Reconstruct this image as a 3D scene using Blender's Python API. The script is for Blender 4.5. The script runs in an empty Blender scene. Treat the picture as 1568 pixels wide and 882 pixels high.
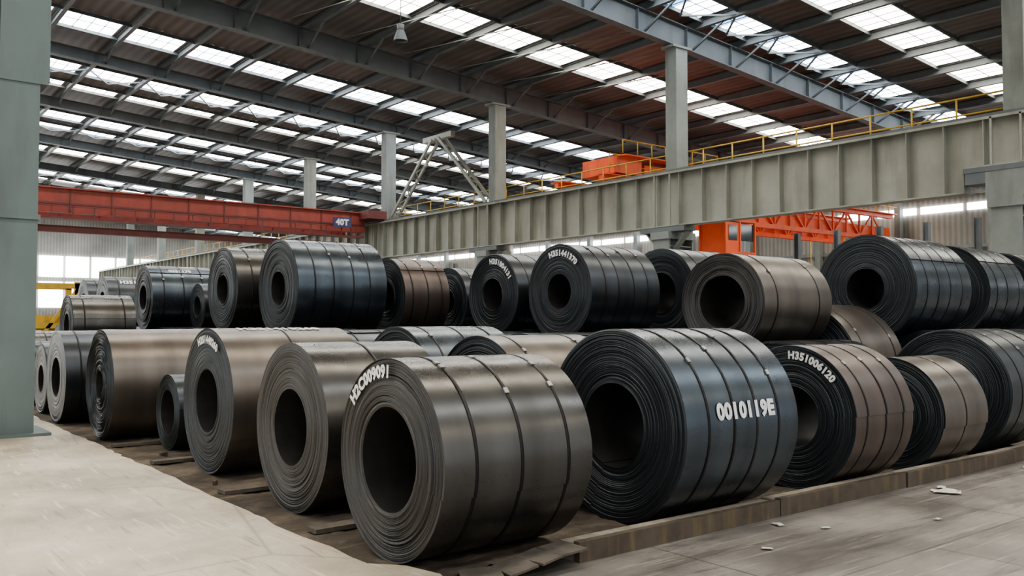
import bpy, math, random
from mathutils import Vector, Matrix, noise
random.seed(7)
scene=bpy.context.scene
COL=scene.collection

# ------------------------------------------------------------ materials
def newmat(name):
    m=bpy.data.materials.new(name); m.use_nodes=True
    nt=m.node_tree; b=nt.nodes["Principled BSDF"]
    return m,nt,b
def N(nt,t,**kw):
    n=nt.nodes.new(t)
    for k,v in kw.items():
        if k in n.inputs: n.inputs[k].default_value=v
        else: setattr(n,k,v)
    return n
def ramp(nt,fac,stops):
    r=nt.nodes.new("ShaderNodeValToRGB"); e=r.color_ramp.elements
    while len(e)<len(stops): e.new(0.5)
    for i,(p,c) in enumerate(stops):
        e[i].position=p; e[i].color=(c[0],c[1],c[2],1) if len(c)==3 else c
    nt.links.new(fac,r.inputs[0]); return r.outputs[0]
def mapped(nt,scale,coord="Object"):
    tc=nt.nodes.new("ShaderNodeTexCoord"); mp=nt.nodes.new("ShaderNodeMapping")
    mp.inputs["Scale"].default_value=scale
    nt.links.new(tc.outputs[coord],mp.inputs[0]); return mp.outputs[0]
def mixc(nt,fac,a,b,mode='MIX'):
    m=nt.nodes.new("ShaderNodeMix"); m.data_type='RGBA'; m.blend_type=mode
    for s,v in ((0,fac),(6,a),(7,b)):
        if hasattr(v,"is_linked") or hasattr(v,"links"): nt.links.new(v,m.inputs[s])
        elif s==0: m.inputs[0].default_value=v
        else: m.inputs[s].default_value=(v[0],v[1],v[2],1)
    return m.outputs[2]
def sc(c,f): return (c[0]*f,c[1]*f,c[2]*f)
def paint(name,c,rough=.55,metal=0.,var=.25,scale=1.5,dirt=(.06,.05,.04),dirtamt=.35):
    m,nt,b=newmat(name)
    v=mapped(nt,(scale,scale,scale))
    n=N(nt,"ShaderNodeTexNoise",Scale=1.0,Detail=6.0,Roughness=.65); nt.links.new(v,n.inputs["Vector"])
    c1=ramp(nt,n.outputs[0],[(.3,sc(c,1-var)),(.7,sc(c,1+var*.5))])
    v2=mapped(nt,(scale*3,scale*3,scale*.5))
    n2=N(nt,"ShaderNodeTexNoise",Scale=1.0,Detail=5.0); nt.links.new(v2,n2.inputs["Vector"])
    f=ramp(nt,n2.outputs[0],[(.5,(0,0,0)),(.75,(dirtamt,)*3)])
    nt.links.new(mixc(nt,f,c1,dirt),b.inputs["Base Color"])
    b.inputs["Roughness"].default_value=rough; b.inputs["Metallic"].default_value=metal
    return m
def emis(name,c,s):
    m,nt,b=newmat(name)
    b.inputs["Base Color"].default_value=(.8,.8,.8,1)
    b.inputs["Emission Color"].default_value=(*c,1); b.inputs["Emission Strength"].default_value=s
    return m
def coil_side(name,c,rough=.3,metal=.7,rust=(.085,.066,.055),rustamt=.25):
    m,nt,b=newmat(name)
    v=mapped(nt,(3.2,.35,.35)); n=N(nt,"ShaderNodeTexNoise",Scale=1.0,Detail=4.0,Roughness=.5); nt.links.new(v,n.inputs["Vector"])
    c1=ramp(nt,n.outputs[0],[(.3,sc(c,.78)),(.5,c),(.72,sc(c,1.25))])
    v2=mapped(nt,(1.8,1.8,1.8)); n2=N(nt,"ShaderNodeTexNoise",Scale=1.0,Detail=6.0,Roughness=.65); nt.links.new(v2,n2.inputs["Vector"])
    f=ramp(nt,n2.outputs[0],[(.42,(0,0,0)),(.68,(rustamt,)*3)])
    c2=mixc(nt,f,c1,rust)
    v3=mapped(nt,(16,2.2,2.2)); n3=N(nt,"ShaderNodeTexNoise",Scale=1.0,Detail=6.0,Roughness=.75); nt.links.new(v3,n3.inputs["Vector"])
    f3=ramp(nt,n3.outputs[0],[(.66,(0,0,0)),(.74,(.25,)*3)])
    nt.links.new(mixc(nt,f3,c2,sc(c,2.0)),b.inputs["Base Color"])
    r=ramp(nt,n2.outputs[0],[(.3,(rough-.03,)*3),(.7,(rough+.10,)*3)])
    nt.links.new(r,b.inputs["Roughness"]); b.inputs["Metallic"].default_value=metal
    b.inputs["Specular IOR Level"].default_value=.8
    n5=N(nt,"ShaderNodeTexNoise",Scale=2.5,Detail=1.0,Roughness=.4); tc=nt.nodes.new("ShaderNodeTexCoord"); nt.links.new(tc.outputs["Object"],n5.inputs["Vector"])
    bp=N(nt,"ShaderNodeBump",Strength=.25,Distance=.02); nt.links.new(n5.outputs[0],bp.inputs["Height"]); nt.links.new(bp.outputs[0],b.inputs["Normal"])
    return m
def coil_face(name,c):
    m,nt,b=newmat(name)
    tc=nt.nodes.new("ShaderNodeTexCoord"); sp=nt.nodes.new("ShaderNodeSeparateXYZ"); nt.links.new(tc.outputs["Object"],sp.inputs[0])
    cb=nt.nodes.new("ShaderNodeCombineXYZ"); nt.links.new(sp.outputs[1],cb.inputs[1]); nt.links.new(sp.outputs[2],cb.inputs[2])
    ln=N(nt,"ShaderNodeVectorMath",operation='LENGTH'); nt.links.new(cb.outputs[0],ln.inputs[0])
    mu=N(nt,"ShaderNodeMath",operation='MULTIPLY'); nt.links.new(ln.outputs["Value"],mu.inputs[0]); mu.inputs[1].default_value=150
    cb2=nt.nodes.new("ShaderNodeCombineXYZ"); nt.links.new(mu.outputs[0],cb2.inputs[0])
    m2=N(nt,"ShaderNodeVectorMath",operation='SCALE'); nt.links.new(cb.outputs[0],m2.inputs[0]); m2.inputs["Scale"].default_value=1.2
    ad=N(nt,"ShaderNodeVectorMath",operation='ADD'); nt.links.new(cb2.outputs[0],ad.inputs[0]); nt.links.new(m2.outputs[0],ad.inputs[1])
    n=N(nt,"ShaderNodeTexNoise",Scale=1.0,Detail=3.0,Roughness=.6); nt.links.new(ad.outputs[0],n.inputs["Vector"])
    c1=ramp(nt,n.outputs[0],[(.3,sc(c,.65)),(.5,c),(.7,sc(c,1.7))])
    n2=N(nt,"ShaderNodeTexNoise",Scale=2.5,Detail=6.0,Roughness=.7); nt.links.new(tc.outputs["Object"],n2.inputs["Vector"])
    f=ramp(nt,n2.outputs[0],[(.45,(0,0,0)),(.7,(.3,)*3)])
    nt.links.new(mixc(nt,f,c1,(.06,.055,.05)),b.inputs["Base Color"])
    b.inputs["Roughness"].default_value=.40; b.inputs["Metallic"].default_value=.55
    bp=N(nt,"ShaderNodeBump",Strength=.4,Distance=.003); nt.links.new(n.outputs[0],bp.inputs["Height"]); nt.links.new(bp.outputs[0],b.inputs["Normal"])
    return m
SIDE={'d':coil_side("mill_scale_dark",(.055,.064,.073),.29,.78),
      'b':coil_side("mill_scale_blue",(.080,.096,.112),.25,.82,rustamt=.08),
      'g':coil_side("mill_scale_grey",(.098,.094,.087),.245,.82,rustamt=.3),
      'n':coil_side("mill_scale_brown",(.148,.127,.109),.30,.75,rustamt=.15),
      'r':coil_side("mill_scale_reddish",(.105,.080,.069),.34,.65,rustamt=.2)}
FACE={'d':coil_face("coil_edge_dark",(.034,.040,.046)),
      'g':coil_face("coil_edge_grey",(.052,.051,.050))}
BORE=paint("coil_bore_steel",(.045,.042,.04),.5,.4,.4,3)
STRAP=paint("steel_strap",(.02,.018,.017),.45,.5)
CLIP=paint("strap_seal",(.4,.38,.36),.4,.6)
CHALK=paint("white_paint_marking",(.8,.8,.78),.8,0,.2,20,dirtamt=.35)

# ------------------------------------------------------------ mesh helper
class MB:
    def __init__(s): s.v=[];s.f=[];s.m=[];s.sm=[]
    def quad(s,ids,mi=0,sm=False): s.f.append(tuple(ids)); s.m.append(mi); s.sm.append(sm)
    def box(s,a,b,mi=0):
        x0,y0,z0=a;x1,y1,z1=b; n=len(s.v)
        s.v+=[(x0,y0,z0),(x1,y0,z0),(x1,y1,z0),(x0,y1,z0),(x0,y0,z1),(x1,y0,z1),(x1,y1,z1),(x0,y1,z1)]
        for q in ((0,3,2,1),(4,5,6,7),(0,1,5,4),(1,2,6,5),(2,3,7,6),(3,0,4,7)): s.quad([n+i for i in q],mi)
    def beam(s,p,q,w,h,mi=0,up=None,off=(0,0)):
        p=Vector(p);q=Vector(q);d=(q-p).normalized()
        u=Vector(up) if up else (Vector((0,0,1)) if abs(d.z)<.95 else Vector((0,1,0)))
        sd=d.cross(u).normalized(); u=sd.cross(d).normalized()
        o=sd*off[0]+u*off[1]; n=len(s.v)
        for e in (p,q):
            for a,b in ((-1,-1),(1,-1),(1,1),(-1,1)):
                s.v.append(tuple(e+o+sd*a*w/2+u*b*h/2))
        for qd in ((0,1,2,3),(7,6,5,4),(0,4,5,1),(1,5,6,2),(2,6,7,3),(3,7,4,0)): s.quad([n+i for i in qd],mi)
    def ibeam(s,p,q,w,h,tf=.03,tw=.02,mi=0,up=None):
        s.beam(p,q,w,tf,mi,up,(0,h/2-tf/2)); s.beam(p,q,w,tf,mi,up,(0,-h/2+tf/2)); s.beam(p,q,tw,h-2*tf,mi,up)
    def tube(s,p,q,r,mi=0,n=8):
        p=Vector(p);q=Vector(q);d=(q-p).normalized()
        u=Vector((0,0,1)) if abs(d.z)<.95 else Vector((0,1,0))
        a=d.cross(u).normalized();b=a.cross(d); k=len(s.v)
        for e in (p,q):
            for i in range(n):
                t=2*math.pi*i/n; s.v.append(tuple(e+a*r*math.cos(t)+b*r*math.sin(t)))
        for i in range(n): s.quad((k+i,k+(i+1)%n,k+n+(i+1)%n,k+n+i),mi,True)
        s.quad([k+i for i in range(n)][::-1],mi); s.quad([k+n+i for i in range(n)],mi)
    def obj(s,name,mats,loc=(0,0,0),rot=0,parent=None):
        me=bpy.data.meshes.new(name); me.from_pydata(s.v,[],s.f)
        for m in mats: me.materials.append(m)
        me.polygons.foreach_set("material_index",s.m); me.polygons.foreach_set("use_smooth",s.sm)
        me.update(); o=bpy.data.objects.new(name,me); COL.objects.link(o)
        o.location=loc; o.rotation_euler=(0,0,rot)
        if parent: o.parent=parent
        return o
def empty(name,loc=(0,0,0)):
    e=bpy.data.objects.new(name,None); e.location=loc; COL.objects.link(e); return e

def textmesh(body,size,bold=.016):
    cu=bpy.data.curves.new("t",'FONT'); cu.body=body; cu.size=size; cu.offset=bold*size/.14*.5
    cu.align_x='CENTER'; cu.align_y='CENTER'; cu.resolution_u=3; cu.space_character=1.08
    o=bpy.data.objects.new("t",cu); COL.objects.link(o); bpy.context.view_layer.update()
    me=bpy.data.meshes.new_from_object(o.evaluated_get(bpy.context.evaluated_depsgraph_get()))
    vs=[tuple(v.co) for v in me.vertices]; fs=[tuple(p.vertices) for p in me.polygons]
    bpy.data.objects.remove(o); bpy.data.curves.remove(cu); bpy.data.meshes.remove(me)
    return vs,fs

# ------------------------------------------------------------ coil
def coil(x0,yc,zc,R,W,side='d',face='d',rin=None,rot=0,hi=False,straps=3,marks=(),seam=None,ragged=0.0018,seed=None,clips=1):
    rnd=random.Random(seed if seed is not None else int(x0*131+yc*977+zc*37))
    rin=rin or R*rnd.uniform(.38,.46); seam=rnd.uniform(0,6.28) if seam is None else seam
    nt=144 if hi else 72; nk=64 if hi else 16; nx=16 if hi else 5
    mb=MB(); sp=.012; so=rnd.uniform(0,50)
    def ang(i): return seam-2*math.pi*i/nt
    def pt(x,r,i):
        a=ang(i); rr=r-(sp*i/nt)*(r/R)
        return (x,-rr*math.sin(a),rr*math.cos(a))
    tele=rnd.uniform(-.008,.014)
    def face_pts(xb,sgn):
        base=len(mb.v)
        for k in range(nk+1):
            t=k/nk; r=rin+(R-rin)*t
            j=rnd.gauss(0,ragged) + (tele*math.sin(t*5+so) if t<.97 else 0)
            if rnd.random()<.06: j+=rnd.choice((-1,1))*.005
            for i in range(nt+1):
                a=ang(i%nt); e=ragged*2*noise.noise(Vector((math.cos(a)*2+so,math.sin(a)*2,t*14)))
                mb.v.append(pt(xb+sgn*(-j-e) if 0<k<nk else xb,r,i))
        for k in range(nk):
            for i in range(nt):
                a=base+k*(nt+1)+i; q=(a,a+1,a+nt+2,a+nt+1)
                mb.quad(q if sgn>0 else q[::-1],1,False)
    face_pts(0,1); face_pts(W,-1)
    base=len(mb.v)
    for k in range(nx+1):
        x=W*k/nx
        for i in range(nt+1):
            a=ang(i%nt); w=.004*noise.noise(Vector((x*2+so,math.cos(a)*1.2,math.sin(a)*1.2)))
            mb.v.append(pt(x,R+w*(0 if k in(0,nx) else 1),i))
    for k in range(nx):
        for i in range(nt):
            a=base+k*(nt+1)+i; mb.quad((a,a+1,a+nt+2,a+nt+1),0,True)
        a=base+k*(nt+1); mb.v+= [mb.v[a],mb.v[a+nt],mb.v[a+nt+1+nt],mb.v[a+nt+1]]; n=len(mb.v); mb.quad((n-4,n-3,n-2,n-1),3)
    base=len(mb.v)
    for x in (0,W):
        for i in range(nt+1): mb.v.append(pt(x,rin,i))
    for i in range(nt):
        a=base+i; mb.quad((a,a+nt+1,a+nt+2,a+1),2,True)
    if straps:
        xs=[W*(.5+(i-(straps-1)/2)*(.62/max(1,straps-1 if straps>1 else 1))) for i in range(straps)]
        for xx in xs:
            xx+=rnd.uniform(-.02,.02); base=len(mb.v); sw=.012; h=.0035
            for (dx,dh) in ((-sw,-.004),(-sw,h),(sw,h),(sw,-.004)):
                for i in range(nt+1):
                    mb.v.append(pt(xx+dx,R+dh,i))
            for k in range(3):
                for i in range(nt):
                    a=base+k*(nt+1)+i; mb.quad((a,a+1,a+nt+2,a+nt+1),3,k==1)
            if hi:
                for q in range(clips):
                    ca=math.radians(rnd.uniform(20,60) if clips==1 else rnd.uniform(8,58))
                    c=Vector((xx,-(R+.002)*math.sin(ca),(R+.002)*math.cos(ca))); t=Vector((0,-math.cos(ca),-math.sin(ca)))
                    nrm=Vector((0,-math.sin(ca),math.cos(ca)))
                    mb.beam(c-t*.022,c+t*.022,.036,.012,4,up=nrm)
    for mk in marks:
        kind,body,size,a0,pos=mk; vs,fs=textmesh(body,size); base=len(mb.v); a0=math.radians(a0)
        for (tx,ty,_) in vs:
            if kind=='face':
                rt=pos*R; a=a0+tx/rt; r=rt+ty; mb.v.append((-.022,-r*math.sin(a),r*math.cos(a)))
            else:
                a=a0-ty/R; mb.v.append((pos+tx,-(R+.004)*math.sin(a),(R+.004)*math.cos(a)))
        for f in fs: mb.quad([base+i for i in f],5)
    return mb.obj("steel_coil",[SIDE[side],FACE[face],BORE,STRAP,CLIP,CHALK],(x0,yc,zc),rot)
def tier1(x0,yc,R,W,*a,**k): return coil(x0,yc,R+.004,R,W,*a,**k)

D=math.radians
tier1(3.07,5.27,.695,1.25,'g','g',rin=.36,hi=True,straps=3,seam=D(105),marks=[('face','H2C009091',.115,-24,.86)],seed=1,clips=2)
tier1(5.12,5.18,.79,1.41,'b','d',rin=.345,hi=True,straps=4,seam=D(200),marks=[('side','0010119E',.17,80,.72)],seed=2)
tier1(7.5,5.12,.70,1.03,'r','d',rin=.30,hi=True,straps=3,marks=[('face','H351006120',.10,25,.86)],seed=3)
tier1(9.25,5.08,.62,.98,'n','d',hi=True,straps=1,seam=D(100),seed=4)
tier1(11.0,5.28,.77,1.35,'d','d',hi=True,seed=5)
tier1(3.2,7.15,.73,1.15,'g','g',rin=.33,hi=True,straps=1,seed=6)
tier1(3.29,9.47,.78,1.5,'n','d',rin=.34,hi=True,straps=1,marks=[('face','H351440260',.11,5,.84),('side','H351410260',.17,10,.75)],seed=7)
tier1(3.5,11.5,.48,1.1,'d','d',rin=.28,hi=True,seed=8)
tier1(3.07,13.1,.76,1.4,'n','d',rin=.2,hi=True,straps=0,ragged=.009,seed=9)
tier1(3.0,15.6,.74,1.2,'d','d'); tier1(3.1,17.35,.62,1.3,'d','d'); tier1(3.2,19.3,.62,1.2,'d','d')
for y in (21.2,23,24.8,26.6): tier1(3.2,y,.7,1.2,random.choice('dgr'),'d')
tier1(5.0,6.9,.75,1.25,'n','d',hi=True,straps=2,seed=10)
tier1(5.1,8.6,.79,1.25,'b','d',hi=True,seed=11)
for i,y in enumerate((10.4,12.1,13.9,15.7,17.5,19.4,21.2,23.0,24.8,26.6)): tier1(5.15,y,.76,1.3,'dbgnd'[i%5],'d')
for i,y in enumerate((7.1,8.8,10.5,12.25,14.0,15.75,17.5,19.3,21.1,23.0)): tier1(7.05,y,.74,1.35,'gdbdn'[i%5],'d')
for i,y in enumerate((6.42,7.98,9.6,11.2,12.8,14.4,16.0,17.8,19.6)): tier1(9.1,y,.70 if i<2 else .75,1.5,'dgb'[i%3],'d')
tier1(10.95,7.35,.94,1.2,'n','d',hi=True,straps=2,seed=12)
for i,y in enumerate((9.15,10.9,12.6,14.4,16.2)): tier1(11.0,y,.75,1.3,'dgb'[i%3],'d')
for x in (12.8,15.1,17.2):
    for i,y in enumerate((6.4,8.15,10,11.8,13.6)): tier1(x,y,.75,1.4,'dgb'[i%3],'d')
def t2(*a,**k): return coil(*a,**k)
t2(9.1,7.22,1.88,.64,1.6,'n','g',rin=.345,rot=D(3),hi=True,straps=2,marks=[('side','H351400',.11,5,.5)],seed=20)
t2(12.6,7.27,2.13,.83,1.7,'b','d',rin=.31,hi=True,straps=4,seed=21)
t2(15.1,7.3,2.12,.80,1.35,'b','d',hi=True,seed=22)
t2(17.2,7.3,2.12,.78,1.35,'d','d')
t2(11.0,10.0,2.1,.75,1.35,'d','d',seed=23)
t2(8.85,10.1,2.08,.735,1.45,'d','d',rin=.27,hi=True,straps=4,marks=[('face','H351441370',.12,12,.8),('side','H351441370',.1,5,.6)],seed=24)
t2(8.83,11.75,2.07,.69,1.2,'d','d',rin=.27,hi=True,marks=[('face','H351804131',.12,28,.8)],seed=25)
t2(9.1,13.5,1.98,.64,1.0,'d','d',rin=.22,hi=True,seed=26)
t2(5.9,13.7,2.18,.80,1.58,'b','d',rin=.27,hi=True,straps=4,seed=27)
t2(7.8,13.5,2.05,.68,.9,'r','d',hi=True,seed=28)
t2(5.6,15.4,2.2,.74,1.3,'g','d',rin=.25,hi=True,seed=29)
t2(5.7,17.0,1.9,.45,1.1,'d','d',seed=30)
t2(5.15,18.6,2.1,.65,1.25,'b','d',seed=31,hi=True,marks=[('side','0351170',.12,35,.6)])
t2(3.7,18.35,1.55,.58,1.1,'g','d',seed=32,hi=True,straps=2)
t2(5.2,22.1,2.05,.62,1.2,'d','d',seed=33,marks=[('side','H351841',.16,40,.6)])
t2(5.2,24.0,2.05,.62,1.2,'d','d',seed=34)
t2(7.1,20.2,2.03,.65,1.2,'d','d',seed=35); t2(7.1,22.1,2.03,.65,1.2,'r','d',seed=36)
for gx in (12,14,16,18,20):
    for gy in range(6):
        y=19+gy*1.8+ (gx%3)*.3
        tier1(gx+.2,y,.72,1.3,random.choice('dbgn'),'d',straps=2)
for gx in (7.2,9.2,11.2):
    for gy in range(5): tier1(gx,30.2+gy*1.8,.7,1.3,random.choice('dbgn'),'d',straps=2)

# ------------------------------------------------------------ floor
def concrete(name,c1,c2,c3,scale=.6,rough=.55,lines=None,streak=(1,1,1),sa=.6,crack=0,scr=(1.2,26,1)):
    m,nt,b=newmat(name)
    v=mapped(nt,(scale,scale,scale)); n=N(nt,"ShaderNodeTexNoise",Scale=1.0,Detail=9.0,Roughness=.62); nt.links.new(v,n.inputs["Vector"])
    a=ramp(nt,n.outputs[0],[(.35,c1),(.5,c2),(.64,c3)])
    v2=mapped(nt,streak); n2=N(nt,"ShaderNodeTexNoise",Scale=1.0,Detail=8.0,Roughness=.75,Distortion=.6); nt.links.new(v2,n2.inputs["Vector"])
    f=ramp(nt,n2.outputs[0],[(.50,(0,0,0)),(.64,(sa,)*3)])
    a=mixc(nt,f,a,sc(c1,.62))
    n3=N(nt,"ShaderNodeTexNoise",Scale=14.0,Detail=6.0,Roughness=.8)
    tc=nt.nodes.new("ShaderNodeTexCoord"); nt.links.new(tc.outputs["Object"],n3.inputs["Vector"])
    f3=ramp(nt,n3.outputs[0],[(.58,(0,0,0)),(.7,(.4,)*3)]); a=mixc(nt,f3,a,sc(c1,.6))
    v4=mapped(nt,scr); n4=N(nt,"ShaderNodeTexNoise",Scale=1.0,Detail=3.0,Roughness=.6,Distortion=.3); nt.links.new(v4,n4.inputs["Vector"])
    f4=ramp(nt,n4.outputs[0],[(.60,(0,0,0)),(.66,(.5,)*3)]); a=mixc(nt,f4,a,sc(c3,1.25))
    f6=ramp(nt,n4.outputs[0],[(.33,(.5,)*3),(.38,(0,0,0))]); a=mixc(nt,f6,a,sc(c1,.5))
    if lines:
        br=N(nt,"ShaderNodeTexBrick",Scale=1.0); br.inputs["Mortar Size"].default_value=.01
        br.inputs["Brick Width"].default_value=lines[0]; br.inputs["Row Height"].default_value=lines[1]
        br.inputs["Color1"].default_value=(1,1,1,1); br.inputs["Color2"].default_value=(.85,.85,.85,1); br.inputs["Mortar"].default_value=(.5,.46,.43,1)
        nt.links.new(tc.outputs["Object"],br.inputs["Vector"]); a=mixc(nt,1.0,a,br.outputs[0],'MULTIPLY')
    if crack:
        vo=N(nt,"ShaderNodeTexVoronoi",feature='DISTANCE_TO_EDGE',Scale=crack); nt.links.new(tc.outputs["Object"],vo.inputs["Vector"])
        f5=ramp(nt,vo.outputs[0],[(.0,(.5,)*3),(.006,(0,0,0))]); a=mixc(nt,f5,a,sc(c1,.5))
    nt.links.new(a,b.inputs["Base Color"]); b.inputs["Roughness"].default_value=rough
    bp=N(nt,"ShaderNodeBump",Strength=.35,Distance=.02); nt.links.new(n3.outputs[0],bp.inputs["Height"]); nt.links.new(bp.outputs[0],b.inputs["Normal"])
    return m
M_aisle=concrete("aisle_concrete",(.14,.123,.108),(.22,.198,.177),(.33,.302,.27),.7,.40,(3.2,1.6),(.5,3.5,1),.75)
M_walk=concrete("walkway_concrete",(.40,.335,.25),(.56,.485,.375),(.68,.605,.49),.8,.40,None,(1.6,.6,1),.36,.3,(14,1.2,1))
M_dirt=concrete("yard_dirt",(.05,.038,.028),(.10,.077,.056),(.19,.15,.11),1.5,.9,None,(1,1,1))
mb=MB(); mb.box((-26,-30,-.2),(60,122,0)); mb.obj("floor",[M_aisle])
mb=MB(); x0,x1,y0,y1=2.9,14,4.72,30; nx,ny=150,260
for j in range(ny+1):
    for i in range(nx+1):
        x=x0+(x1-x0)*(i/nx)**1.5; y=y0+(y1-y0)*(j/ny)**1.4
        h=.010+.018*noise.noise(Vector((x*3,y*3,0)))+.03*max(0,noise.noise(Vector((x*9,y*9,3))))
        mb.v.append((x,y,max(.004,h)))
for j in range(ny):
    for i in range(nx):
        a=j*(nx+1)+i; mb.quad((a,a+1,a+nx+2,a+nx+1),0,True)
mb.obj("storage_ground",[M_dirt])
mb=MB(); H=.05; pts=[(-26,120),(-26,4.2)]
pts+=[(2.7,4.2),(3.02,4.35),(3.12,4.7),(3.05,5.0)]
y=5.2
while y<40:
    pts.append((2.87+random.uniform(-.04,.025),y)); y+=random.uniform(.12,.5)
pts.append((2.9,120))
n=len(pts); mb.v=[(x,y,H) for x,y in pts]+[(x,y,0.001) for x,y in pts]
mb.quad(range(n),0)
for i in range(n): mb.quad((i,i+n,(i+1)%n+n,(i+1)%n),0)
mb.obj("walkway_slab",[M_walk])
M_kerb=paint("kerb_steel_painted",(.095,.072,.052),.8,.0,.35,3,(.32,.22,.08),.30)
M_wood=paint("weathered_timber",(.30,.255,.20),.85,0,.4,6)
M_plank=paint("old_plank",(.12,.10,.08),.85,0,.4,5)
mb=MB(); x=4.1
while x<19:
    L=random.uniform(1.6,2.6); dz=random.uniform(-.01,.01); dy=random.uniform(-.012,.012)
    mb.box((x,4.47+dy,0),(x+L-.02,4.53+dy,.14+dz),0); mb.box((x,4.53+dy,0),(x+L-.02,4.67+dy,.122+dz),1)
    x+=L
mb.obj("storage_kerb",[M_kerb,M_wood])
mb=MB(); seg=[(3.22,4.62,.03),(3.45,4.5,.05),(3.65,4.47,.09),(3.85,4.5,.11),(4.08,4.5,.12)]
for a,b in zip(seg,seg[1:]): mb.beam(a,b,.26,.015)
mb.obj("bent_steel_plate",[M_plank])
mb=MB()
for k in range(60):
    x=random.uniform(2.95,3.9); y=random.uniform(5.95,14)
    if any(abs(y-c)<.72 for c in (7.15,9.47,13.1)) or abs(y-11.5)<.5 or any(abs(y-c)<.27 for c in (6.3,8.3,10.4,12.1)): continue
    r=random.uniform(.03,.07); a=random.uniform(0,3)
    mb.beam((x,y,.03),(x+r*1.5*math.cos(a),y+r*1.5*math.sin(a),.04),r,.05)
mb.obj("rubble_heap",[M_dirt])
for (x,y,L,w) in ((3.0,6.3,1.6,.16),(3.0,8.22,1.5,.18),(3.0,10.4,1.6,.14),(3.0,12.1,1.2,.12)):
    mb=MB(); mb.box((0,-w/2,.025),(L,w/2,.06)); mb.obj("timber_plank",[M_plank],(x,y,0),random.uniform(-.05,.05))
M_paper=paint("scrap_paper",(.6,.56,.5),.8,0,.2,8)
for k,(x,y,s) in enumerate(((8.5,4.1,.16),(8.7,4.25,.07),(12.3,4.25,.2),(12.7,4.0,.15),(12.0,3.9,.12),(6.3,4.0,.05),(5.4,3.9,.05),(9.9,3.7,.06),(12.9,4.2,.18),(11.6,4.2,.1),(7.3,3.6,.04),(6.1,4.3,.06),(10.6,4.2,.09),(11.1,4.35,.07))):
    mb=MB(); g=5
    for j in range(g):
        for i in range(g):
            mb.v.append(((i/4-.5)*s*1.6+random.uniform(-.1,.1)*s,(j/4-.5)*s+random.uniform(-.1,.1)*s,.01+s*.3*abs(noise.noise(Vector((i*.7+k*3,j*.7,k))))))
    for j in range(4):
        for i in range(4): a=j*g+i; mb.quad((a,a+1,a+g+1,a+g),0)
    mb.obj("scrap_paper",[M_paper],(x,y,0),random.uniform(0,3))
mb=MB()
for (a,b) in (((8.6,3.2),(11.8,3.45)),((8.9,3.05),(11.4,3.0)),((9.2,3.45),(10.5,3.55))): mb.beam((*a,.012),(*b,.012),.05,.02)
mb.obj("loose_steel_strip",[STRAP])
mb=MB(); mb.beam((.9,6.6,H+.006),(1.0,7.9,H+.006),.02,.008); mb.beam((1.0,7.9,H+.006),(.75,8.6,H+.006),.02,.008); mb.obj("loose_strapping",[M_wood])

# ------------------------------------------------------------ building
M_steel=paint("painted_steel_greygreen",(.23,.25,.235),.55,.1,.2,.8)
M_steel2=paint("roof_steel_grey",(.135,.152,.16),.6,.1,.2,.6)
M_girder=paint("crane_girder_paint",(.34,.345,.30),.45,.1,.22,.5,(.12,.11,.09),.55)
M_col=paint("column_paint_green",(.16,.20,.195),.5,.1,.12,.8)
M_yellow=paint("safety_yellow",(.55,.36,.06),.5)
M_red=paint("crane_red",(.32,.07,.05),.55,0,.25,1)
M_orange=paint("crane_orange_red",(.85,.14,.05),.45,0,.15,1)
M_darkred=paint("crane_dark_red",(.16,.05,.045),.5)
M_glass=paint("cab_glass",(.04,.05,.06),.1)
SL_C=emis("skylight_cool",(.91,.96,1.0),12.5)
SL_W=emis("skylight_warm",(1.0,.94,.82),13.5)
SL_B=emis("skylight_blue",(.3,.6,1.0),3)
WIN=emis("daylight_window",(.95,.98,1.0),9.0)
WIND=emis("dim_daylight_window",(.95,.98,1.0),3.0)
def corr(name,c,axis,period=.35):
    m,nt,b=newmat(name)
    tc=nt.nodes.new("ShaderNodeTexCoord")
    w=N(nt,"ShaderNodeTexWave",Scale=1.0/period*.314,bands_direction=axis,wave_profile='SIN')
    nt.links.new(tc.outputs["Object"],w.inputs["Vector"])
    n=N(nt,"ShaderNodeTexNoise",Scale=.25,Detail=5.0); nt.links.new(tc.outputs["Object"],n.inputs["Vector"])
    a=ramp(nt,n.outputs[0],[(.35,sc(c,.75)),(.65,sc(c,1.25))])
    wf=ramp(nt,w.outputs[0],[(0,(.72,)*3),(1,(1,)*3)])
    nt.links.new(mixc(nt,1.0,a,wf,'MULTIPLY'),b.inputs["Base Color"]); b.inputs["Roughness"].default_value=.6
    bp=N(nt,"ShaderNodeBump",Strength=.6,Distance=.05); nt.links.new(w.outputs[0],bp.inputs["Height"]); nt.links.new(bp.outputs[0],b.inputs["Normal"])
    return m
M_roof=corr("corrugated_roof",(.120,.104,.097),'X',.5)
M_wall=corr("corrugated_wall",(.33,.31,.275),'Y')
M_wallX=corr("corrugated_wall_end",(.33,.32,.29),'X')
SL=.0734
def rz(X): return 14.64+(28-X)*SL
XL,XR,YN,YF=-26,57,-20,121
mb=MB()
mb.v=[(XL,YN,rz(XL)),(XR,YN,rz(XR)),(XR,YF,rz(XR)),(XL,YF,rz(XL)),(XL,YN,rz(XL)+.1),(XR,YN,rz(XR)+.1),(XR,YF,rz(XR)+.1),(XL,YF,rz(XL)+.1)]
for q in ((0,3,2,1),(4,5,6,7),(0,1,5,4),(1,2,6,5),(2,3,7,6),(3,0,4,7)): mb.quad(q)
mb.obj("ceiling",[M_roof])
frames=[-13,-.5,11.35,24.9,37.5,49,60.5,72.5,84.5,96.5,108.5]
mb=MB()
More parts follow.
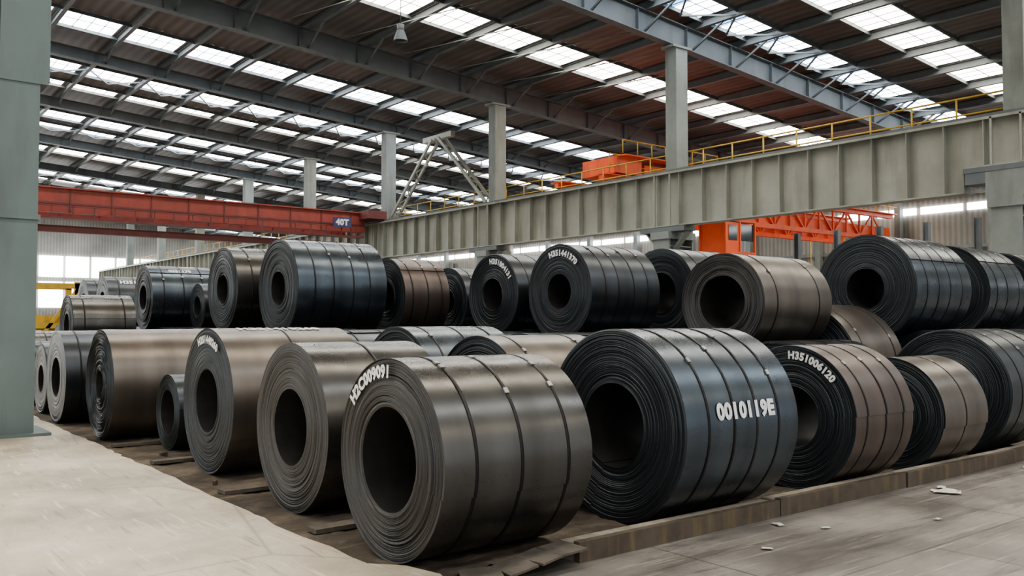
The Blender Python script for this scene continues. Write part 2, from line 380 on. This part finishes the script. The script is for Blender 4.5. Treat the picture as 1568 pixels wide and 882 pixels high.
for y in frames:
    dp=1.0 if y<40 else .6
    mb.ibeam((XL,y,rz(XL)-.36-dp/2),(XR,y,rz(XR)-.36-dp/2),.4,dp,.04,.03)
    for k in range(28):
        X=-25+3*k
        if abs(X-28)<1: continue
        mb.box((X-.01,y-.18,rz(X)-.3-dp),(X+.01,y+.18,rz(X)-.4))
mb.obj("roof_rafter",[M_steel2])
mb=MB()
for k in range(28):
    X=-24.5+3*k
    mb.ibeam((X,YN,rz(X)-.2),(X,YF,rz(X)-.2),.2,.34,.02,.015)
    for y in frames:
        dp=1.2 if y<40 else .8
        for s in (-1,1): mb.beam((X,y+s*.05,rz(X)-dp),(X,y+s*1.7,rz(X)-.35),.08,.08)
mb.obj("roof_purlin",[M_steel2])
rows=[(-16,'w',1.1),(-4,'c',1.1),(6.5,'w',1.1),(18.9,'w',1.1),(23.4,'b',.85),(32.0,'w',1.2),(45.4,'c',1.2),(53.7,'l',1.1),(57.6,'w',.7),(66.2,'c',1.2),(70.0,'l',.8),(79,'w',1.2),(91,'l',1.2),(94.6,'w',.7),(103.5,'c',1.2),(115,'c',1.3)]
mb=MB(); fr=MB()
for (y,t,hw) in rows:
    for k in range(27):
        X=-24.5+3*k; a,b=X+.3,X+2.7
        def tile(a,b,mi):
            n=len(mb.v); mb.v+=[(a,y-hw,rz(a)-.03),(b,y-hw,rz(b)-.03),(b,y+hw,rz(b)-.03),(a,y+hw,rz(a)-.03)]; mb.quad((n,n+3,n+2,n+1),mi)
        if t=='b':
            tile(a,a+.8,2); tile(a+.85,b,0)
        else: tile(a,b,{'w':1,'c':0,'l':0}[t])
        for j in range(1,4):
            xx=a+(b-a)*j/4; fr.beam((xx,y-hw,rz(xx)-.05),(xx,y+hw,rz(xx)-.05),.03,.03)
        fr.beam((a,y,rz(a)-.05),(b,y,rz(b)-.05),.03,.03)
        if t in 'lb':
            z=-.3
            fr.beam((X,y-hw,rz(X)+z),(X+1.5,y+hw,rz(X+1.5)+z),.07,.07); fr.beam((X+1.5,y+hw,rz(X+1.5)+z),(X+3,y-hw,rz(X+3)+z),.07,.07)
    for s in (-1,1):
        fr.beam((XL,y+s*(hw+.06),rz(XL)-.09),(XR,y+s*(hw+.06),rz(XR)-.09),.08,.16)
mb.obj("skylight",[SL_C,SL_W,SL_B]); fr.obj("skylight_frame",[M_steel2])
mb=MB()
for k in range(-2,9):
    X=28-3*k
    mb.tube((X,25.3,rz(X)-.45),(X-3,37.2,rz(X-3)-.45),.025)
mb.obj("roof_tie_rod",[M_steel])

def column(x,y,name="building_column"):
    mb=MB(); zt=rz(x)-(1.4 if y<40 else 1.0)
    for s in (-1,1):
        mb.box((x+.15,y+s*.27-.02,7.95),(x+.85,y+s*.27+.02,zt),0)
    mb.box((x+.48,y-.25,7.95),(x+.52,y+.25,zt),0)
    mb.box((x+.12,y-.3,7.95),(x+.16,y+.3,zt),0)
    mb.box((x-.55,y-.42,0.06),(x-.45,y+.42,5.0),0); mb.box((x+.9,y-.42,0.06),(x+1.0,y+.42,5.0),0)
    mb.box((x-.45,y-.03,0.06),(x+.9,y+.03,5.0),0)
    for z in (1.2,2.4,3.6,4.7): mb.box((x-.45,y-.38,z),(x+.9,y+.38,z+.04),0)
    mb.box((x-.65,y-.5,5.0),(x+1.05,y+.5,5.3),0); mb.box((x-.8,y-.7,0),(x+1.2,y+.7,.06),0)
    mb.box((x+.2,y-.4,5.3),(x+1.0,y+.4,7.95),0)
    if abs(y-11.35)<.1:
        mb.box((x-.6,y-.55,5.3),(x+.2,y+.55,6.1),0); mb.box((x-.62,y-1.2,6.1),(x+.2,y+1.2,6.25),1)
        mb.box((x-.6,y+.55,5.75),(x+.1,y+1.15,6.1),1)
    else:
        mb.box((x-.5,y-1.2,5.3),(x+.2,y+1.2,5.5),1)
        mb.beam((x-.1,y-1.1,5.3),(x-.1,y-.4,4.6),.3,.08); mb.beam((x-.1,y+1.1,5.3),(x-.1,y+.4,4.6),.3,.08)
    mb.box((x-.1,y-.35,zt-.1),(x+1.1,y+.35,zt),0)
    return mb.obj(name,[M_steel,M_steel2])
for y in frames: column(28,y)
def girder(x,ya,yb,name,notch=None):
    mb=MB(); z0,z1=5.52,7.75
    segs=[(ya,yb,z0)] if not notch else [(ya,notch-1.25,z0),(notch-1.25,notch+1.25,6.27),(notch+1.25,yb,z0)]
    for (a,b,zz) in segs:
        mb.box((x-.02,a,zz),(x+.02,b,z1),0); mb.box((x-.28,a,zz),(x+.28,b,zz+.05),0)
    if notch:
        for e in (-1.25,1.25): mb.box((x-.28,notch+e-.02,z0),(x+.28,notch+e+.02,6.3),0)
    mb.box((x-.3,ya,z1-.05),(x+.38,yb,z1+.03),0)
    y=ya
    while y<yb:
        zz=6.3 if notch and abs(y-notch)<1.25 else z0+.05
        mb.box((x-.27,y-.012,zz),(x-.02,y+.012,z1-.05),0); y+=1.2
    for y in frames:
        zz=6.3 if notch and abs(y-notch)<1.25 else z0
        mb.box((x-.3,y-.45,zz),(x-.24,y-.39,z1),0); mb.box((x-.3,y+.39,zz),(x-.24,y+.45,z1),0)
    mb.box((x-.05,ya,z1+.03),(x+.05,yb,z1+.17),1)
    return mb.obj(name,[M_girder,M_steel2])
girder(27.8,-18,119,"crane_runway_girder",11.35); girder(1.2,15,119,"crane_runway_girder")
mb=MB(); y=-18
while y<118:
    mb.tube((29.1,y,7.78),(29.1,y,8.85),.03,0,6); y+=1.5
for z in (8.3,8.85): mb.tube((29.1,-18,z),(29.1,118,z),.03,0,6)
mb.box((29.08,-18,7.8),(29.11,118,7.95),0)
mb.obj("walkway_handrail",[M_yellow])
mb=MB()
ym=(37.5+49)/2
for yy in (38.2,48.4):
    for dx in (-.25,.25):
        mb.beam((28.5+dx,yy,8.0),(28.5+dx,ym+(.35 if yy>ym else -.35),12.3),.12,.16)
    p=Vector((28.5,yy,8.0)); q=Vector((28.5,ym,12.3))
    for k in range(10):
        a=p.lerp(q,k/10); b=p.lerp(q,(k+1)/10); s=1 if k%2 else -1
        mb.beam(a+Vector((.25*s,0,0)),b-Vector((.25*s,0,0)),.06,.06)
mb.beam((28.5,ym-1.5,12.4),(28.5,ym+1.5,12.4),.3,.3)
mb.obj("column_bracing",[M_girder])

# near-left column
mb=MB(); X=2.38; Y=13.75
mb.box((X-1.35,Y,.05),(X-.0,Y+.06,5.0),0); mb.box((X-1.35,Y+.75,.05),(X,Y+.81,5.0),0)
mb.box((X-.72,Y+.06,.05),(X-.66,Y+.75,5.0),0)
mb.box((X-1.4,Y-.03,3.05),(X+.03,Y,3.12),0)
mb.box((X-.50,Y+.0,5.0),(X+.12,Y+.05,14.9),0); mb.box((X-.50,Y+.76,5.0),(X+.12,Y+.81,14.9),0); mb.box((X-.22,Y+.05,5.0),(X-.18,Y+.76,14.9),0)
mb.box((X-1.2,Y+.1,5.0),(X-.95,Y+.7,14.9),0)
for i in range(9): mb.beam((X-1.0,Y+.3,5.1+i*1.0),(X-.5,Y+.3,5.1+i*1.0+(1.0 if i%2 else 0)),.08,.08)
mb.box((X-1.4,Y-.02,4.96),(X+.1,Y+.83,5.06),0)
mb.box((X-1.5,Y-.12,.05),(X+.2,Y+.95,.09),0)
for i in range(8): mb.box((X-.95,Y+.1,.6+i*.45),(X-.75,Y+.7,.63+i*.45),0)
mb.obj("building_column",[M_col])
for y in frames[4:]:
    mb=MB(); mb.ibeam((.3,y,0.05),(.3,y,rz(.3)-1.4),.6,.8); mb.obj("building_column",[M_col])

# red overhead crane in this bay
cr=empty("overhead_crane",(0,51,0))
mb=MB()
for yy,m in ((-1.3,0),(1.3,0)):
    mb.box((2,yy-.3,7.15),(27.0,yy+.3,8.35),m)
    mb.box((2,yy-.42,8.35),(27.0,yy+.42,8.42),m)
    for k in range(13): mb.box((2+2*k,yy-.34,7.2),(2.06+2*k,yy-.3,8.35),1)
mb.box((2,-1.62,7.55),(27.0,-1.58,7.65),1); mb.box((2,-2.3,6.75),(26.6,-1.6,6.85),1)
for k in range(25): mb.box((2+k,-2.3,6.85),(2.05+k,-2.25,7.4),1)
mb.box((2,-2.3,7.36),(26.6,-2.25,7.4),1)
mb.box((2,-1.9,6.1),(25,-1.5,6.35),1); mb.box((2,-.3,6.45),(26,.3,6.6),1)
mb.obj("bridge",[M_red,M_darkred],parent=cr)
mb=MB(); mb.box((26.6,-2.8,7.95),(27.9,2.8,8.45),0)
for yy in (-2.3,2.3): mb.tube((27.5,yy,8.2),(27.9,yy,8.2),.26,0,16)
mb.obj("end_truck",[M_darkred],parent=cr)
M_blue=paint("sign_blue",(.06,.06,.14),.5)
mb=MB(); mb.box((24.4,-2.45,7.3),(25.6,-2.4,7.9),0); vs,fs=textmesh("40T",.5); b0=len(mb.v)
for (x,y,_) in vs: mb.v.append((25.0+x,-2.46,7.6+y))
for f in fs: mb.quad([b0+i for i in f],1)
mb.obj("capacity_sign",[M_blue,CHALK],parent=cr)

# orange crane in the next bay
cr=empty("overhead_crane",(0,32,0))
mb=MB()
for yy in (-1.6,1.6):
    for (a,b) in (((29.3,yy,8.5),(56,yy,8.5)),((29.3,yy,7.0),(56,yy,7.0))): mb.beam(a,b,.28,.25)
    for k in range(17):
        x=29.6+1.5*k; mb.beam((x,yy,7.0),(x,yy,8.5),.1,.1)
        mb.beam((x,yy,7.0 if k%2 else 8.5),(x+1.5,yy,8.5 if k%2 else 7.0),.1,.1)
    mb.box((29.3,yy-.45,8.6),(56,yy+.45,8.66))
    mb.box((29.3,yy+.1,7.15),(56,yy+.16,7.75))
for z in (9.1,9.6):
    mb.tube((29.5,-2.0,z),(56,-2.0,z),.03,1,6)
for k in range(18): mb.tube((29.5+1.5*k,-2.0,8.6),(29.5+1.5*k,-2.0,9.6),.03,1,6)
mb.obj("bridge",[M_orange,M_yellow],parent=cr)
mb=MB()
mb.box((29.8,-2.2,8.7),(31.5,.2,9.5),0); mb.box((31.9,-2.0,8.7),(34.6,0,9.3),0); mb.box((35,-2.1,8.7),(36.4,-.2,9.45),0)
mb.box((30,-2.6,9.5),(36.4,-.2,9.56),0)
for k in range(8): mb.tube((29.8+k,-2.6,9.56),(29.8+k,-2.6,10.2),.03,1,6)
mb.tube((29.8,-2.6,10.2),(36.8,-2.6,10.2),.03,1,6)
mb.obj("machinery_deck",[M_orange,M_yellow],parent=cr)
mb=MB(); mb.box((37.4,-2.6,5.1),(40,-.8,5.3),0); mb.box((37.4,-2.6,6.9),(40,-.8,7.05),0)
for x in (37.4,38.6,39.9):
    for y in (-2.6,-.9): mb.box((x,y,5.3),(x+.1,y+.1,6.9),0)
mb.box((37.45,-2.55,5.3),(38.65,-.85,6.85),0)
mb.box((37.7,-2.58,5.9),(38.4,-2.56,6.7),1); mb.box((38.75,-2.5,5.9),(39.9,-2.45,6.8),1)
mb.obj("operator_cab",[M_orange,M_glass],parent=cr)
mb=MB()
for y in (-1.2,1.2): mb.tube((51,y,6.8),(51,y,3.4),.03,0,6)
mb.box((49.5,-.3,3.2),(52.5,.3,3.5),0)
mb.obj("lifting_beam",[M_yellow],parent=cr)

# walls
mb=MB(); mb.box((57,-20,0),(57.3,121,11.9)); mb.obj("wall_right",[M_wall])
mb=MB(); mb.box((-26,121,0),(57,121.3,17)); mb.obj("wall_far",[M_wallX])
mb=MB(); mb.box((-26.3,-20,0),(-26,121,18.5)); mb.obj("wall_left",[M_wall])
mb=MB()
for k in range(46):
    y=-19+3*k; mb.box((56.9,y+.15,8.6),(56.97,y+2.85,9.05))
mb.obj("window_1",[WIN])
mb=MB()
for k in range(27):
    x=-24+3*k
    mb.box((x+.15,120.85,3.2),(x+2.85,120.95,6.4)); mb.box((x+.15,120.85,7.0),(x+2.85,120.95,9.6))
mb.obj("window_2",[WIN])
mb=MB()
for k in range(40):
    y=-18+3.5*k; mb.box((-25.98,y+.2,2.5),(-25.9,y+3.3,7.5))
mb.obj("window_3",[WIND])
mb=MB()
for z in (4.5,6.2,9.6,10.8):
    mb.box((56.7,-20,z),(56.9,121,z+.2))
for k in range(24): mb.box((56.4,-18+6*k,0),(56.85,-17.6+6*k,11.5))
mb.obj("wall_framing",[M_steel])
for y in (14,17,19.5,22,24.5,27,29.5,34,40,46,52,58,64,72,80):
    mb=MB(); mb.ibeam((44,y,0),(44,y,6.6),.28,.28); mb.obj("crane_post",[M_steel2])
mb=MB()
for x in (0,1.5):
    for y in (0,1.2): mb.box((x,y,0),(x+.16,y+.16,2.8))
for z in (.2,1.4,2.6):
    mb.box((0,0,z),(1.66,.1,z+.16)); mb.box((0,1.2,z),(1.66,1.3,z+.16))
mb.beam((0,.05,.3),(1.6,.05,2.6),.1,.1); mb.box((.3,.2,.2),(1.3,1.1,1.8))
mb.obj("yellow_steel_rack",[M_yellow],(4.6,29.2,0))
mb=MB(); mb.tube((0,0,0),(0,0,2.0),.015,0,6); mb.tube((0,0,-.25),(0,0,0),.12,0,12)
n=16; k=len(mb.v)
for (z,r) in ((-.2,.12),(-.4,.2),(-.55,.24)):
    for i in range(n): t=2*math.pi*i/n; mb.v.append((r*math.cos(t),r*math.sin(t),z))
for j in range(2):
    for i in range(n): mb.quad((k+j*n+i,k+j*n+(i+1)%n,k+(j+1)*n+(i+1)%n,k+(j+1)*n+i),0,True)
mb.obj("pendant_lamp",[M_steel2],(14.9,24.9,11.4))

# ------------------------------------------------------------ world & camera
w=bpy.data.worlds.new("World"); scene.world=w; w.use_nodes=True
bg=w.node_tree.nodes["Background"]; bg.inputs[0].default_value=(.90,.95,1,1); bg.inputs[1].default_value=1.15
scene.view_settings.view_transform='AgX'
try: scene.view_settings.look='AgX - Medium High Contrast'
except Exception as e: print(e)
scene.view_settings.exposure=0.0
cam=bpy.data.cameras.new("camera"); co=bpy.data.objects.new("camera",cam); COL.objects.link(co)
cam.sensor_width=36; cam.lens=31.0; cam.clip_end=400
co.location=(0,0,1.65)
co.rotation_euler=(math.radians(90+2.08),0,-math.atan2(.618,.786))
scene.camera=co
